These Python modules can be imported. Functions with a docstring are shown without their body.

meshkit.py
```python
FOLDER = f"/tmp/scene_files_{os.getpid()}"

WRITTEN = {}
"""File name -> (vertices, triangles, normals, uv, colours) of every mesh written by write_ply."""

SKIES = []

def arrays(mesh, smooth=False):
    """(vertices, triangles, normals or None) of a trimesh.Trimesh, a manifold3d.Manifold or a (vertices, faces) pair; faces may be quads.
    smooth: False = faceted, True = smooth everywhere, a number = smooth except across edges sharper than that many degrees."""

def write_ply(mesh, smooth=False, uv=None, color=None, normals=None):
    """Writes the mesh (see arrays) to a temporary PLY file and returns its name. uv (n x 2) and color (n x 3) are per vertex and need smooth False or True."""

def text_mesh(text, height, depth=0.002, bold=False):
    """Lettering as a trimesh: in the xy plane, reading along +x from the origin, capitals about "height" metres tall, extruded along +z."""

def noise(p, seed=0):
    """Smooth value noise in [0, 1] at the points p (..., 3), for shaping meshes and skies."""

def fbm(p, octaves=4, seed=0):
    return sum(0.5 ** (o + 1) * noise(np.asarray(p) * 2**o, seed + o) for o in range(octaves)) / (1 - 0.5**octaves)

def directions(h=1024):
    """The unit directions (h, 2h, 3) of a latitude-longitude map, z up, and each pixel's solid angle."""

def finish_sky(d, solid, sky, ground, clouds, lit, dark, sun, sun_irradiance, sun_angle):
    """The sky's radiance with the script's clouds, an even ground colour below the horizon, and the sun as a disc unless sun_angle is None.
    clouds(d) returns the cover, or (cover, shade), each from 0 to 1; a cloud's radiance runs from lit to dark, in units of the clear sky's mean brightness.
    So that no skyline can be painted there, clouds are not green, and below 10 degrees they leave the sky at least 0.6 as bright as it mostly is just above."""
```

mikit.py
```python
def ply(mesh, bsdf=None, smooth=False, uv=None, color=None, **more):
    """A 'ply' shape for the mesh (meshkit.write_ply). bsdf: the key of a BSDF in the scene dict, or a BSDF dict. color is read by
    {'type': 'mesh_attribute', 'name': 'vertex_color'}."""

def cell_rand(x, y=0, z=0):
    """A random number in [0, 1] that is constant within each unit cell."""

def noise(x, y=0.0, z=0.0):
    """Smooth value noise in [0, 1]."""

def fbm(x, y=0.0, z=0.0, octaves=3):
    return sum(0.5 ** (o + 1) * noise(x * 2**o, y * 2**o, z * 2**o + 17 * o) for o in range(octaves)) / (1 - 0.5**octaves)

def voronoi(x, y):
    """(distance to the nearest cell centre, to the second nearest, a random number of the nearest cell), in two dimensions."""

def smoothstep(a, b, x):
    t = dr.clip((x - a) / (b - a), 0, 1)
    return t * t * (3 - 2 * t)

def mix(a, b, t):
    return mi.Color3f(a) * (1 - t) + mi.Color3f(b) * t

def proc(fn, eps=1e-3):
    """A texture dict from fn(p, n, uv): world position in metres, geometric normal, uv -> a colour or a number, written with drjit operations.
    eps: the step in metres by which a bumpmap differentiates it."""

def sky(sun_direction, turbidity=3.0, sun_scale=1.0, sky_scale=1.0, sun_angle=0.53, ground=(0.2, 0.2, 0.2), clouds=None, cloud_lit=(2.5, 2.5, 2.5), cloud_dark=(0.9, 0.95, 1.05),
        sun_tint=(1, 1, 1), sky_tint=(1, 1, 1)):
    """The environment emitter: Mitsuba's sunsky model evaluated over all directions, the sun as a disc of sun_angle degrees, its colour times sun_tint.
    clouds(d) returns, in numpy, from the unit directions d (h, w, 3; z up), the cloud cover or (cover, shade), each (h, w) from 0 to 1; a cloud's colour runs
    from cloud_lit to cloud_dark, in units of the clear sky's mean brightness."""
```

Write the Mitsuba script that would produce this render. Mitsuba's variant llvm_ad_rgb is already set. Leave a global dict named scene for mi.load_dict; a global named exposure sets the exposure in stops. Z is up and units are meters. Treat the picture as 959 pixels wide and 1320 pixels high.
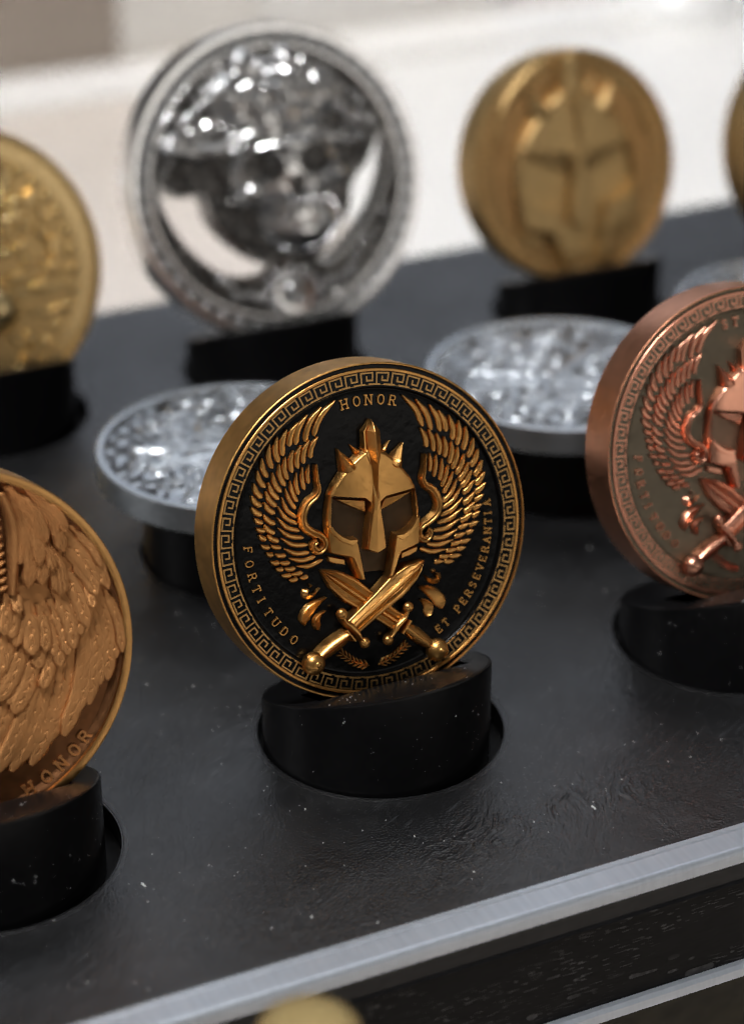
import math, random, json
import numpy as np, trimesh, shapely, manifold3d
from shapely.geometry import Polygon, LineString, Point, MultiPolygon
from scipy.spatial import cKDTree
import mitsuba as mi, drjit as dr
import mikit, meshkit
from mikit import fbm, noise, voronoi, smoothstep, mix, proc

# ------------------------------------------------------------------ camera, light, exposure (lengths below are millimetres until MM)
MM = 1e-3
T4 = mi.ScalarTransform4f
YAW, PITCH = math.radians(25.5), math.radians(28.0)
CAM = np.array([-113.3, -236.24, 172.6]) * MM
FWD = np.array([math.sin(YAW) * math.cos(PITCH), math.cos(YAW) * math.cos(PITCH), -math.sin(PITCH)])
scene = {
    'camera': {'type': 'thinlens', 'fov': 18.15, 'fov_axis': 'x', 'aperture_radius': 3.2 * MM, 'focus_distance': 0.2935,
               'near_clip': 0.01, 'far_clip': 100.0,
               'to_world': T4().look_at(origin=CAM.tolist(), target=(CAM + FWD).tolist(), up=[0, 0, 1])},
    'ambient': {'type': 'constant', 'radiance': {'type': 'rgb', 'value': [0.07, 0.067, 0.065]}},
}
exposure = 0.33
labels = {}


def lamp(key, label, at, target, w, h, rgb):
    """an unseen light: a bright rectangle placed out of view (metres)"""
    scene[key] = {'type': 'rectangle', 'to_world': T4().look_at(origin=at, target=target, up=[0, 0, 1]).scale([w / 2, h / 2, 1]),
                  'bsdf': {'type': 'diffuse', 'reflectance': {'type': 'rgb', 'value': [0.02] * 3}},
                  'emitter': {'type': 'area', 'radiance': {'type': 'rgb', 'value': rgb}}}
    labels[key] = {'label': label, 'category': 'unseen_window'}


lamp('unseen_window', 'unseen cool light behind the table, placed to light the leather and the flat coins', [0.9, 2.4, 1.25], [0.0, 0.0, 0.0], 1.7, 1.3, [0.60, 0.655, 0.75])  # out of view; gives the leather sheen and lights the flat coins
lamp('unseen_window_001', 'unseen soft light beside the table, placed to light the left edges of the coins', [-1.7, 0.6, 0.9], [0, 0, 0.02], 0.7, 1.0, [2.4, 2.4, 2.4])  # unseen, off to the left; lights the coin edges
lamp('unseen_window_002', 'unseen wide pale light in front of the table, placed to light the coin faces', [1.0, -1.9, 0.60], [0, 0, 0.03], 1.3, 1.0, [0.85, 0.80, 0.74])  # unseen, behind the camera; lights the faces of the standing coins
lamp('unseen_skylight', 'unseen light above the table, placed to light the table and the flat silver coins', [0.55, 0.75, 1.7], [0.2, 0.3, 0.0], 1.0, 0.9, [1.5, 1.55, 1.65])  # out of view overhead; lights the table and the flat silver
lamp('unseen_ceiling_lamp', 'unseen square lamp above the front of the table, placed to light the background and the coin glints', [-0.45, -0.25, 1.5], [0.0, 0.0, 0.0], 0.42, 0.42, [40.0, 39.5, 39.0])  # unseen, high in front; lights the background and makes the metal glints
labels['unseen_skylight']['category'], labels['unseen_ceiling_lamp']['category'] = 'unseen_skylight', 'unseen ceiling lamp'

TB = json.loads('''{"W1":[[[-4.79,17.21],[-7.62,13.11]],[[-6.66,16.56],[-8.83,12.51]],[[-8.56,15.75],[-10.09,12.22]],[[-9.84,14.91],[-10.95,12.1]],[[-11.32,14.14],[-11.85,10.97]],[[-12.63,13.35],[-12.45,10.22]],[[-13.66,12.49],[-13.33,9.49]],[[-14.74,10.87],[-14.01,8.45]],[[-15.4,9.38],[-14.41,7.18]],[[-15.94,7.83],[-14.88,5.91]],[[-16.31,6.31],[-14.98,4.81]],[[-16.36,4.85],[-14.95,3.7]],[[-16.03,3.4],[-14.84,2.67]],[[-15.78,2.1],[-14.55,1.63]],[[-15.46,1.22],[-14.48,0.51]],[[-15.25,-0.12],[-13.98,-0.57]],[[-14.54,-1.22],[-13.58,-1.53]],[[-14.04,-2.39],[-12.75,-2.64]],[[-13.32,-3.39],[-12.24,-3.51]],[[-12.59,-4.29],[-11.18,-4.35]],[[-11.57,-5.02],[-10.33,-4.96]]],"W2":[[[-7.2,12.88],[-8.14,10.33]],[[-8.35,12.57],[-9.09,9.71]],[[-9.49,11.97],[-9.9,9.18]],[[-10.52,11.45],[-10.67,8.74]],[[-11.58,10.74],[-11.3,7.89]],[[-12.46,9.92],[-11.69,7.12]],[[-13.35,8.89],[-12.25,6.36]],[[-13.96,7.74],[-12.6,5.49]],[[-14.34,6.67],[-12.95,4.61]],[[-14.6,5.28],[-13.2,3.72]],[[-14.74,3.78],[-13.2,2.36]],[[-14.69,2.46],[-13.28,1.19]],[[-14.31,1.1],[-12.77,0.12]],[[-13.86,-0.27],[-12.48,-0.73]],[[-13.36,-1.45],[-11.86,-1.81]],[[-12.75,-2.54],[-11.35,-2.79]],[[-12.13,-3.42],[-10.62,-3.59]],[[-11.18,-4.25],[-9.66,-4.21]],[[-10.11,-4.88],[-8.91,-4.81]]],"W3":[[[-8.44,9.45],[-8.49,7.12]],[[-9.32,9.22],[-9.06,6.36]],[[-10.18,8.6],[-9.9,5.83]],[[-11.03,7.66],[-10.14,4.94]],[[-11.7,6.72],[-10.38,4.05]],[[-12.17,5.65],[-10.31,2.92]],[[-12.74,4.59],[-10.23,2.1]],[[-12.89,3.18],[-9.93,1.15]],[[-12.83,1.86],[-9.41,0.22]],[[-12.44,0.49],[-8.83,-0.75]],[[-12.05,-0.87],[-8.71,-1.75]],[[-11.44,-2.17],[-7.85,-2.35]],[[-10.39,-3.31],[-6.88,-2.87]]],"SCROLL":[[-7.62,9.57],[-7.56,8.55],[-7.46,7.33],[-7.28,6.29],[-7.74,5.42],[-8.74,4.7],[-9.35,3.64],[-9.51,2.64],[-9.16,1.58],[-8.2,0.77],[-7.19,0.25],[-6.64,-0.42],[-6.73,-1.24],[-7.4,-1.72],[-8.04,-1.36],[-8.18,-0.67],[-7.69,-0.38]],"HEAD":[[-1.12,10.82],[-1.9,10.44],[-3.03,9.56],[-4.49,8.07],[-5.52,6.73],[-6.1,5.57],[-6.42,4.17],[-6.59,2.75],[-6.58,1.52],[-6.34,0.67],[-6.27,-0.57],[-6.31,-2.0],[-3.68,-2.87],[-3.17,-4.21],[-2.32,-5.8],[-1.61,-5.88],[-1.3,-5.35]],"EYE":[[-5.62,5.21],[-1.5,4.67],[-0.84,4.13],[-0.81,2.68],[-1.14,1.17],[-1.51,-1.9],[-1.3,-5.35],[-1.61,-5.88],[-2.66,-0.22],[-3.72,-0.22],[-4.81,0.31],[-5.46,0.99],[-5.83,1.65]],"CHEEK":[[-6.6,1.69],[-5.88,1.49],[-5.46,0.89],[-4.71,0.2],[-3.73,-0.26],[-2.66,-0.22],[-1.54,-5.89],[-2.27,-5.8],[-3.35,-2.94],[-3.57,-2.71],[-6.31,-1.96]],"CHEEKHI":[[-6.6,1.69],[-5.84,1.55],[-5.46,0.95],[-4.71,0.26],[-3.72,-0.22],[-2.66,-0.22],[-2.59,-0.65],[-3.53,-1.17],[-5.06,-0.49],[-6.23,0.66]],"PLATE":[[-6.43,-2.32],[-3.91,-3.05],[-3.87,-3.88],[-5.14,-3.62],[-6.19,-3.17]],"BROW":[[-5.56,5.06],[-1.35,4.49],[-0.95,2.76],[-3.18,3.74]],"NOSE":[[-0.68,4.63],[-0.81,2.68],[-1.14,1.17],[-1.51,-1.94]],"NOSEMID":[[0.28,4.53],[-0.19,-2.62]],"CREST":[[0.08,14.63],[-1.12,13.31],[-1.19,10.83],[-0.18,8.59],[0.11,6.61],[0.13,3.1]],"SPIKES":[[[-3.23,8.66],[-4.6,11.29]],[[-4.99,8.21],[-5.94,8.77]],[[-1.86,10.58],[-2.86,11.69]]],"SW":{"pom":[[-8.94,-16.01]],"han":[[-8.1,-15.34],[-3.92,-12.81]],"gua":[[-5.01,-9.85],[-4.6,-10.93],[-3.59,-11.8],[-2.82,-12.67],[-2.36,-13.51],[-1.9,-14.06]],"bl":[[-3.51,-11.89],[6.95,-4.28]]},"SW2":{"pom":[[8.84,-16.56]],"han":[[7.73,-15.66],[4.29,-12.84]],"gua":[[4.65,-10.27],[4.17,-11.56],[3.1,-12.55],[2.47,-13.46],[1.7,-14.29]],"bl":[[3.25,-12.15],[-7.34,-4.14]]},"PET":[[[-6.51,-7.86],[-8.2,-8.7],[-9.4,-9.8],[-9.64,-11.15]],[[-6.68,-9.57],[-7.51,-10.16],[-7.97,-10.93],[-7.56,-11.95]],[[-7.41,-6.46],[-8.31,-7.37],[-9.32,-7.42],[-9.51,-6.85],[-9.01,-6.47]],[[-8.41,-6.07],[-8.85,-6.11]]],"LAU":[[-0.62,-17.64],[-2.69,-16.87],[-4.87,-15.25]],"EF":[[[18.29,-7.58],[19.02,3.1],0.86],[[15.44,-10.07],[17.98,1.58],0.78],[[11.73,-13.14],[16.62,-0.99],0.91],[[7.23,-15.86],[14.06,-2.96],0.94],[[4.67,-15.94],[11.76,-3.37],0.94],[[2.98,-15.66],[10.17,-2.36],0.94],[[1.37,-13.95],[8.44,-1.31],0.94],[[20.62,-4.51],[19.98,3.04],0.56]],"EM":[[[18.83,4.32],[15.77,10.63],0.97],[[16.72,-0.31],[14.83,7.05],0.88],[[14.61,-2.51],[13.84,3.79],0.78],[[12.64,-4.48],[12.49,1.24],0.72],[[11.16,-2.11],[11.41,2.44],0.66],[[9.27,-2.08],[9.89,2.79],0.91],[[7.61,-0.64],[8.82,3.03],0.72],[[6.32,1.09],[7.51,4.59],0.72],[[17.72,1.96],[17.48,4.56],0.56],[[6.0,-8.7],[10.08,-2.97],0.94],[[4.58,-6.75],[8.39,-1.62],0.81],[[10.0,-6.47],[11.61,-3.34],0.72],[[20.08,3.66],[18.39,9.43],0.5],[[19.57,6.64],[17.39,11.22],0.47],[[8.57,3.41],[8.61,5.6],0.63],[[5.28,-3.42],[7.22,0.88],0.78],[[3.83,-4.65],[6.52,0.41],0.78]],"ES":[[[14.09,4.37],[13.12,10.26],0.94],[[11.84,6.14],[11.89,12.4],0.78],[[10.12,6.21],[10.72,13.89],0.72],[[15.06,9.52],[13.12,16.18],0.72],[[13.26,11.16],[10.9,16.95],0.69],[[11.92,8.64],[11.62,14.63],0.69],[[9.64,9.13],[10.35,16.45],0.69],[[15.75,11.89],[14.24,15.33],0.56],[[13.35,7.69],[12.65,11.3],0.63]],"EBLADE":[[8.89,17.98],[9.55,15.37],[9.71,12.86],[9.04,9.27],[8.25,5.68]],"EL":[[14.81,-14.15],[13.17,-15.53],[11.19,-16.56],[9.24,-17.3],[5.5,-16.71]],"KC1":[[-20.54,4.24],[-17.17,0.64],[-12.43,-0.08],[-10.76,-5.47],[-6.23,-10.5],[-1.67,-13.56],[-5.61,-14.94],[-11.59,-13.37],[-16.95,-8.19],[-19.93,-1.76]],"KC2":[[18.06,5.48],[20.34,5.73],[20.42,1.36],[17.97,-4.99],[13.42,-10.15],[7.74,-14.22],[5.01,-13.19],[8.36,-9.64],[11.44,-5.74],[12.25,-2.08],[15.6,1.48]],"K":{"hatL":[-19.43,7.71],"hatT1":[-3.5,23.95],"hatT2":[2.75,22.61],"hatR":[14.8,5.07],"brim1":[-11.09,7.07],"brim2":[-1.61,9.11],"brim3":[4.98,7.33],"eyeL":[-3.6,3.72],"eyeR":[6.95,3.32],"teeth1":[-2.91,-2.39],"teeth2":[9.13,-3.94],"nose":[2.25,1.14],"jaw":[2.7,-9.32],"ros":[0.28,-17.67],"bead":[-19.39,9.94],"bead2":[21.26,5.31],"cheek":[9.12,0.7],"top":[2.6,25.98],"bot":[-9.33,-23.63]},"LG":{"dome":[[4.95,-7.53]],"blob":[[10.9,5.67],[9.8,3.3],[10.66,-0.32],[14.34,4.67],[16.11,2.06],[14.46,-0.7],[12.07,-3.58],[8.12,1.71],[7.09,4.19],[8.96,9.88],[7.29,-12.38],[9.53,-13.49],[8.31,-15.63],[8.0,-1.98]],"let":[[16.46,-12.81],[14.18,-15.73],[11.23,-18.05],[8.07,-19.61],[18.47,-9.36]]}}''')

# ------------------------------------------------------------------ helpers
_n = {}


def name(key):
    if key not in _n:
        _n[key] = 0
        return key
    _n[key] += 1
    return f'{key}_{_n[key]:03d}'


def put(key, shape, parent=None, M=None, bsdf=None, kind=None, label=None, category=None, group=None):
    k = name((parent + '__' if parent else '') + key)
    d = dict(shape)
    if M is not None:
        d['to_world'] = M
    if bsdf is not None:
        d['bsdf'] = {'type': 'ref', 'id': bsdf}
    scene[k] = d
    e = {x: y for x, y in (('kind', kind), ('label', label), ('category', category), ('group', group)) if y}
    if e:
        labels[k] = e
    return k


def ply(mesh, smooth=35, **kw):
    if isinstance(mesh, tuple):
        mesh = trimesh.Trimesh(np.asarray(mesh[0], float), np.asarray(mesh[1]), process=False)
    m = mesh.copy()
    m.vertices = np.asarray(m.vertices) * MM
    return mikit.ply(m, None, smooth, **kw)


def resample(p, n):
    """a smooth curve (Catmull-Rom) through the points, n points evenly spaced"""
    p = np.asarray(p, float)
    if len(p) > 2:
        q = np.vstack([2 * p[0] - p[1], p, 2 * p[-1] - p[-2]])
        out = []
        for i in range(1, len(q) - 2):
            t = np.linspace(0, 1, 12, endpoint=False)[:, None]
            a, b, c, d = q[i - 1:i + 3]
            out.append(0.5 * (2 * b + (c - a) * t + (2 * a - 5 * b + 4 * c - d) * t**2 + (3 * b - a - 3 * c + d) * t**3))
        p = np.vstack(out + [p[-1:]])
    s = np.r_[0, np.cumsum(np.linalg.norm(np.diff(p, axis=0), axis=1))]
    u = np.linspace(0, s[-1], n)
    return np.stack([np.interp(u, s, p[:, k]) for k in range(p.shape[1])], 1)


ROUND = [(v, 1 - abs(v) ** 2.2) for v in (-1, -.8, -.5, -.2, .2, .5, .8, 1)]


def sweep(pts, w, h, zb, n=12, prof=ROUND, drop=.5):
    """a raised ridge along a curve in the coin's plane: half width w(s), height h(s) over zb(s), cross-section prof"""
    c = resample(pts, n)
    s = np.linspace(0, 1, n)
    t = np.gradient(c, axis=0)
    t /= np.linalg.norm(t, axis=1, keepdims=True) + 1e-12
    nr = np.stack([-t[:, 1], t[:, 0]], 1)
    W, H, Z = (np.broadcast_to(f(s) if callable(f) else f, s.shape).astype(float) for f in (w, h, zb))
    prof = [(prof[0][0] * 1.12, None)] + list(prof) + [(prof[-1][0] * 1.12, None)]
    rows = []
    for v, z in prof:
        zz = Z - drop if z is None else Z + H * z
        rows.append(np.column_stack([c + nr * (W * v)[:, None], zz]))
    V = np.stack(rows, 1).reshape(-1, 3)
    k = len(prof)
    i, j = np.meshgrid(np.arange(n - 1), np.arange(k - 1), indexing='ij')
    a = (i * k + j).ravel()
    F = np.vstack([np.c_[a, a + k, a + k + 1], np.c_[a, a + k + 1, a + 1]])
    m = trimesh.Trimesh(V, F, process=False)
    if m.face_normals[:, 2].sum() < 0:
        m.invert()
    return m


def hf(fn, box, step, zmin):
    """a relief given as a height function over the coin's plane, kept where it rises over zmin"""
    x0, y0, x1, y1 = box
    nx, ny = int((x1 - x0) / step) + 2, int((y1 - y0) / step) + 2
    X, Y = np.meshgrid(np.linspace(x0, x1, nx), np.linspace(y0, y1, ny))
    Z = fn(X, Y)
    keep = Z > zmin
    Z = np.maximum(Z, zmin)
    q = keep[:-1, :-1] | keep[1:, :-1] | keep[:-1, 1:] | keep[1:, 1:]
    i, j = np.nonzero(q)
    a = i * nx + j
    F = np.vstack([np.c_[a, a + 1, a + nx + 1], np.c_[a, a + nx + 1, a + nx]])
    m = trimesh.Trimesh(np.column_stack([X.ravel(), Y.ravel(), Z.ravel()]), F, process=False)
    m.remove_unreferenced_vertices()
    return m


def sd(poly, X, Y):
    """signed distance, positive inside"""
    pts = shapely.points(X.ravel(), Y.ravel())
    d = shapely.distance(pts, poly.boundary)
    return np.where(shapely.contains_xy(poly, X.ravel(), Y.ravel()), d, -d).reshape(X.shape)


def bev(d, b):
    """0 outside, rising over b to 1, with a rounded shoulder"""
    t = np.clip(d / b, 0, 1)
    return np.where(d < 0, np.maximum(d / b, -1) * 2, np.sqrt(np.clip(1 - (1 - t) ** 2, 0, 1)))


def plate(poly, z0, top, b, step=.09):
    """hf over a polygon: top(X, Y) heights, edge rounded over b"""
    x0, y0, x1, y1 = poly.bounds

    def f(X, Y):
        return z0 + (top(X, Y) - z0) * bev(sd(poly, X, Y), b)
    return hf(f, (x0 - .3, y0 - .3, x1 + .3, y1 + .3), step, z0 - .25)


def lathe(prof, n=192, closed=False):
    p = np.asarray(prof, float)
    a = np.linspace(0, 2 * np.pi, n, endpoint=False)
    V = np.stack([p[:, :1] * np.cos(a), p[:, :1] * np.sin(a), np.repeat(p[:, 1:2], n, 1)], -1).reshape(-1, 3)
    F = []
    for i in range(len(p) - 1):
        j = np.arange(n)
        k = (j + 1) % n
        A, Bq, C, D = i * n + j, i * n + k, (i + 1) * n + k, (i + 1) * n + j
        F += [np.c_[A, Bq, C], np.c_[A, C, D]]
    m = trimesh.Trimesh(V, np.vstack(F), process=False)
    m.merge_vertices()
    m.update_faces(m.nondegenerate_faces())
    return m


def dome(x, y, z, r, h=None, flat=1.0, sub=3):
    m = trimesh.creation.icosphere(subdivisions=sub, radius=1.0)
    m.apply_scale([r, r * flat, h or r])
    m.apply_translation([x, y, z])
    return m


def mirror(m):
    m = m.copy()
    m.vertices[:, 0] *= -1
    m.invert()
    return m


def mx(p):
    return [(-a, b) for a, b in p]


def extrude(poly, z0, z1):
    polys = [g for g in getattr(poly, 'geoms', [poly]) if g.area > 1e-4]
    ms = []
    for g in polys:
        m = trimesh.creation.extrude_polygon(g, z1 - z0, engine='earcut')
        m.apply_translation([0, 0, z0])
        ms.append(m)
    return trimesh.util.concatenate(ms)


def chamfered(poly, z0, z1, b):
    """an extruded outline with its top edge taken off in two small steps"""
    return trimesh.util.concatenate([extrude(poly, z0, z1 - b), extrude(poly.buffer(-b * .55), z1 - b - .01, z1)])


def frame_at(c, lean_deg, roll_deg=0.0, yaw_deg=0.0, scale=1.0):
    """places a coin: local x right, y up in its face, z out of the face"""
    L, R, Y = (math.radians(v) for v in (lean_deg, roll_deg, yaw_deg))
    n = np.array([math.sin(Y) * math.cos(L), -math.cos(Y) * math.cos(L), math.sin(L)])
    a = np.array([math.cos(Y), math.sin(Y), 0.0])
    b = np.cross(n, a)
    e1, e2 = a * math.cos(R) + b * math.sin(R), b * math.cos(R) - a * math.sin(R)
    M = np.eye(4)
    M[:3, 0], M[:3, 1], M[:3, 2], M[:3, 3] = e1 * scale, e2 * scale, n * scale, np.asarray(c) * MM
    return T4(M)


# ------------------------------------------------------------------ materials
def rgb(*v):
    return {'type': 'rgb', 'value': list(v)}


def metal(key, col, rough, bump=None, var=.12, wear=900.0, spec=.5):
    """cast metal: grain in colour and gloss, and a fine uneven skin"""
    c0, c1 = np.array(col) * (1 - var), np.array(col) * (1 + var)
    base = proc(lambda p, n, uv: mix(c0.tolist(), c1.tolist(), fbm(p.x * wear, p.y * wear, p.z * wear, 3)))
    rr = proc(lambda p, n, uv: rough * (.75 + .5 * fbm(p.x * 1400 + 7, p.y * 1400, p.z * 1400, 2)))
    b = {'type': 'principled', 'base_color': base, 'metallic': 1.0, 'roughness': rr, 'specular': spec}
    if bump:
        b = {'type': 'bumpmap', 'arbitrary': {**proc(lambda p, n, uv: fbm(p.x * 3200, p.y * 3200, p.z * 3200, 2), eps=8e-5)}, 'scale': bump, 'bsdf': b}
    scene[key] = {'type': 'twosided', 'bsdf': b}


def paint(key, col, rough, spec=.5, coat=0.0, var=.2, freq=700.0, bump=0.0, bfreq=2500.0, metallic=0.0):
    c0, c1 = np.array(col) * (1 - var), np.array(col) * (1 + var)
    base = proc(lambda p, n, uv: mix(c0.tolist(), c1.tolist(), fbm(p.x * freq, p.y * freq, p.z * freq, 3)))
    b = {'type': 'principled', 'base_color': base, 'roughness': rough, 'specular': spec, 'metallic': metallic}
    if coat:
        b |= {'clearcoat': coat, 'clearcoat_gloss': .92}
    if bump:
        b = {'type': 'bumpmap', 'arbitrary': proc(lambda p, n, uv: fbm(p.x * bfreq, p.y * bfreq, p.z * bfreq, 3), eps=8e-5), 'scale': bump, 'bsdf': b}
    scene[key] = {'type': 'twosided', 'bsdf': b}


metal('mat_bronze', (.60, .315, .095), .36, bump=2e-5, var=.30, wear=300.0)
metal('mat_bronze_edge', (.58, .31, .095), .40, bump=2.0e-5, var=.22, wear=500.0)
metal('mat_bronze_shaded', (.060, .040, .024), .55)  # dull bronze, darkened to hold the shade inside the eye openings
metal('mat_bronze_key', (.46, .27, .10), .34)
paint('mat_enamel', (.002, .002, .002), .18, spec=.12, bump=3e-5, bfreq=900.0)
metal('mat_copper', (.68, .325, .215), .26, bump=1.5e-5)
metal('mat_copper_edge', (.74, .335, .195), .32, bump=2e-5, var=.15, wear=400.0)
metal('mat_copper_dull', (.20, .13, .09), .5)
metal('mat_taupe', (.14, .118, .086), .5)
metal('mat_brown_bronze', (.52, .245, .092), .60, bump=.5e-5, var=.22, wear=350.0)
metal('mat_brown_field', (.17, .075, .032), .5, bump=1.5e-5, var=.2)
metal('mat_brown_rim', (.55, .29, .10), .35)
metal('mat_gold', (.92, .71, .37), .22)
metal('mat_gold_field', (.62, .42, .18), .4)
metal('mat_old_gold', (.52, .35, .155), .5)
metal('mat_old_gold_field', (.38, .22, .09), .45)
metal('mat_silver', (.90, .90, .90), .16)
metal('mat_silver_dark', (.06, .057, .055), .3)
metal('mat_silver_satin', (.56, .595, .63), .34)
metal('mat_silver_grey', (.30, .31, .32), .42)
metal('mat_silver_patina', (.115, .112, .108), .26)
paint('mat_black_patina', (.006, .006, .006), .5, spec=.1)
paint('mat_glaze', (.80, .80, .79), .12, spec=.5, coat=1.0, var=.02, freq=30.0)
metal('mat_brass', (.50, .36, .15), .5)
paint('mat_stand', (.004, .004, .0045), .27, spec=.22, var=.3)
paint('mat_recess', (.008, .008, .008), .7, spec=.3)


# leather: a fine pebbled grain, creases bundled near the stand and along the front, a few long scuffs
def leather_h(p, n, uv):
    x, y = p.x * 1000, p.y * 1000
    g1, g2, _ = voronoi(x * 1.9 + .8 * noise(x, y), y * 1.9)
    grain = smoothstep(0.0, .35, g2 - g1) * .30 + fbm(x * 5, y * 5, 3.0, 2) * .45
    wx, wy = x + 2.2 * (noise(x * .35, y * .35, 5.0) - .5), y + 2.2 * (noise(x * .35, y * .35, 9.0) - .5)
    u = wx * .80 - wy * .60
    v = wx * .60 + wy * .80
    r = 1 - dr.abs(2 * noise(u * 1.2, v * .30, 2.0) - 1)
    r2 = 1 - dr.abs(2 * noise(u * 2.3 + 4, v * .8, 7.0) - 1)
    where = smoothstep(.50, .72, noise(x * .045 + 3.1, y * .07 + 1.7, 4.0))
    near = dr.exp(-(dr.square((x - 1.5) / 9) + dr.square((y + 27) / 5)))
    near2 = dr.exp(-(dr.square((x - 21) / 9) + dr.square((y + 25.5) / 3)))
    k = dr.minimum(1.0, .3 * where + near + near2 * .8)
    return grain * .62 + k * (r * r * r * .85 + r2 * r2 * r2 * .6) + .3 * fbm(x * .5, y * .5, 1.0, 2)


def leather_c(p, n, uv):
    x, y = p.x * 1000, p.y * 1000
    d = smoothstep(.52, .8, fbm(x * .12, y * .2, 3.0, 4)) * .004
    sc = smoothstep(.80, .93, noise(x * .30 + y * .16 + 30, (y - x * .55) * 4.5, 1.0)) * smoothstep(.45, .75, noise(x * .06, y * .06, 6.0)) * .012
    sp = smoothstep(.80, .9, noise(x * 3.3, y * 3.3, 8.0)) * smoothstep(.5, .8, noise(x * .15, y * .15, 2.0)) * .012
    c = .0038 + d + sc + sp
    return mi.Color3f(c * .95, c, c * 1.12)


scene['mat_leather'] = {'type': 'twosided', 'bsdf': {'type': 'bumpmap', 'arbitrary': proc(leather_h, eps=6e-5), 'scale': 1.1e-4, 'bsdf': {
    'type': 'principled', 'base_color': proc(leather_c), 'roughness': proc(lambda p, n, uv: .27 + .14 * fbm(p.x * 160, p.y * 160, 2.0, 3)), 'specular': .72}}}


def side_c(p, n, uv):
    x, z = p.x * 1000, p.z * 1000
    fl = smoothstep(.74, .84, noise(x * .9 + z * .2, z * 5.5, 2.0)) * smoothstep(.35, .65, noise(x * .10, z * .3, 5.0)) + smoothstep(.80, .86, noise(x * .35, z * .9, 7.0)) * smoothstep(-12.5, -15.0, z)
    c = .004 + (.034 * fl) * (.4 + noise(x * 2.0, z * 2.0, 11.0)) + .003 * fbm(x * .6, z * 2, 1.0, 3)
    return mi.Color3f(c, c, c * 1.02)


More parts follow.
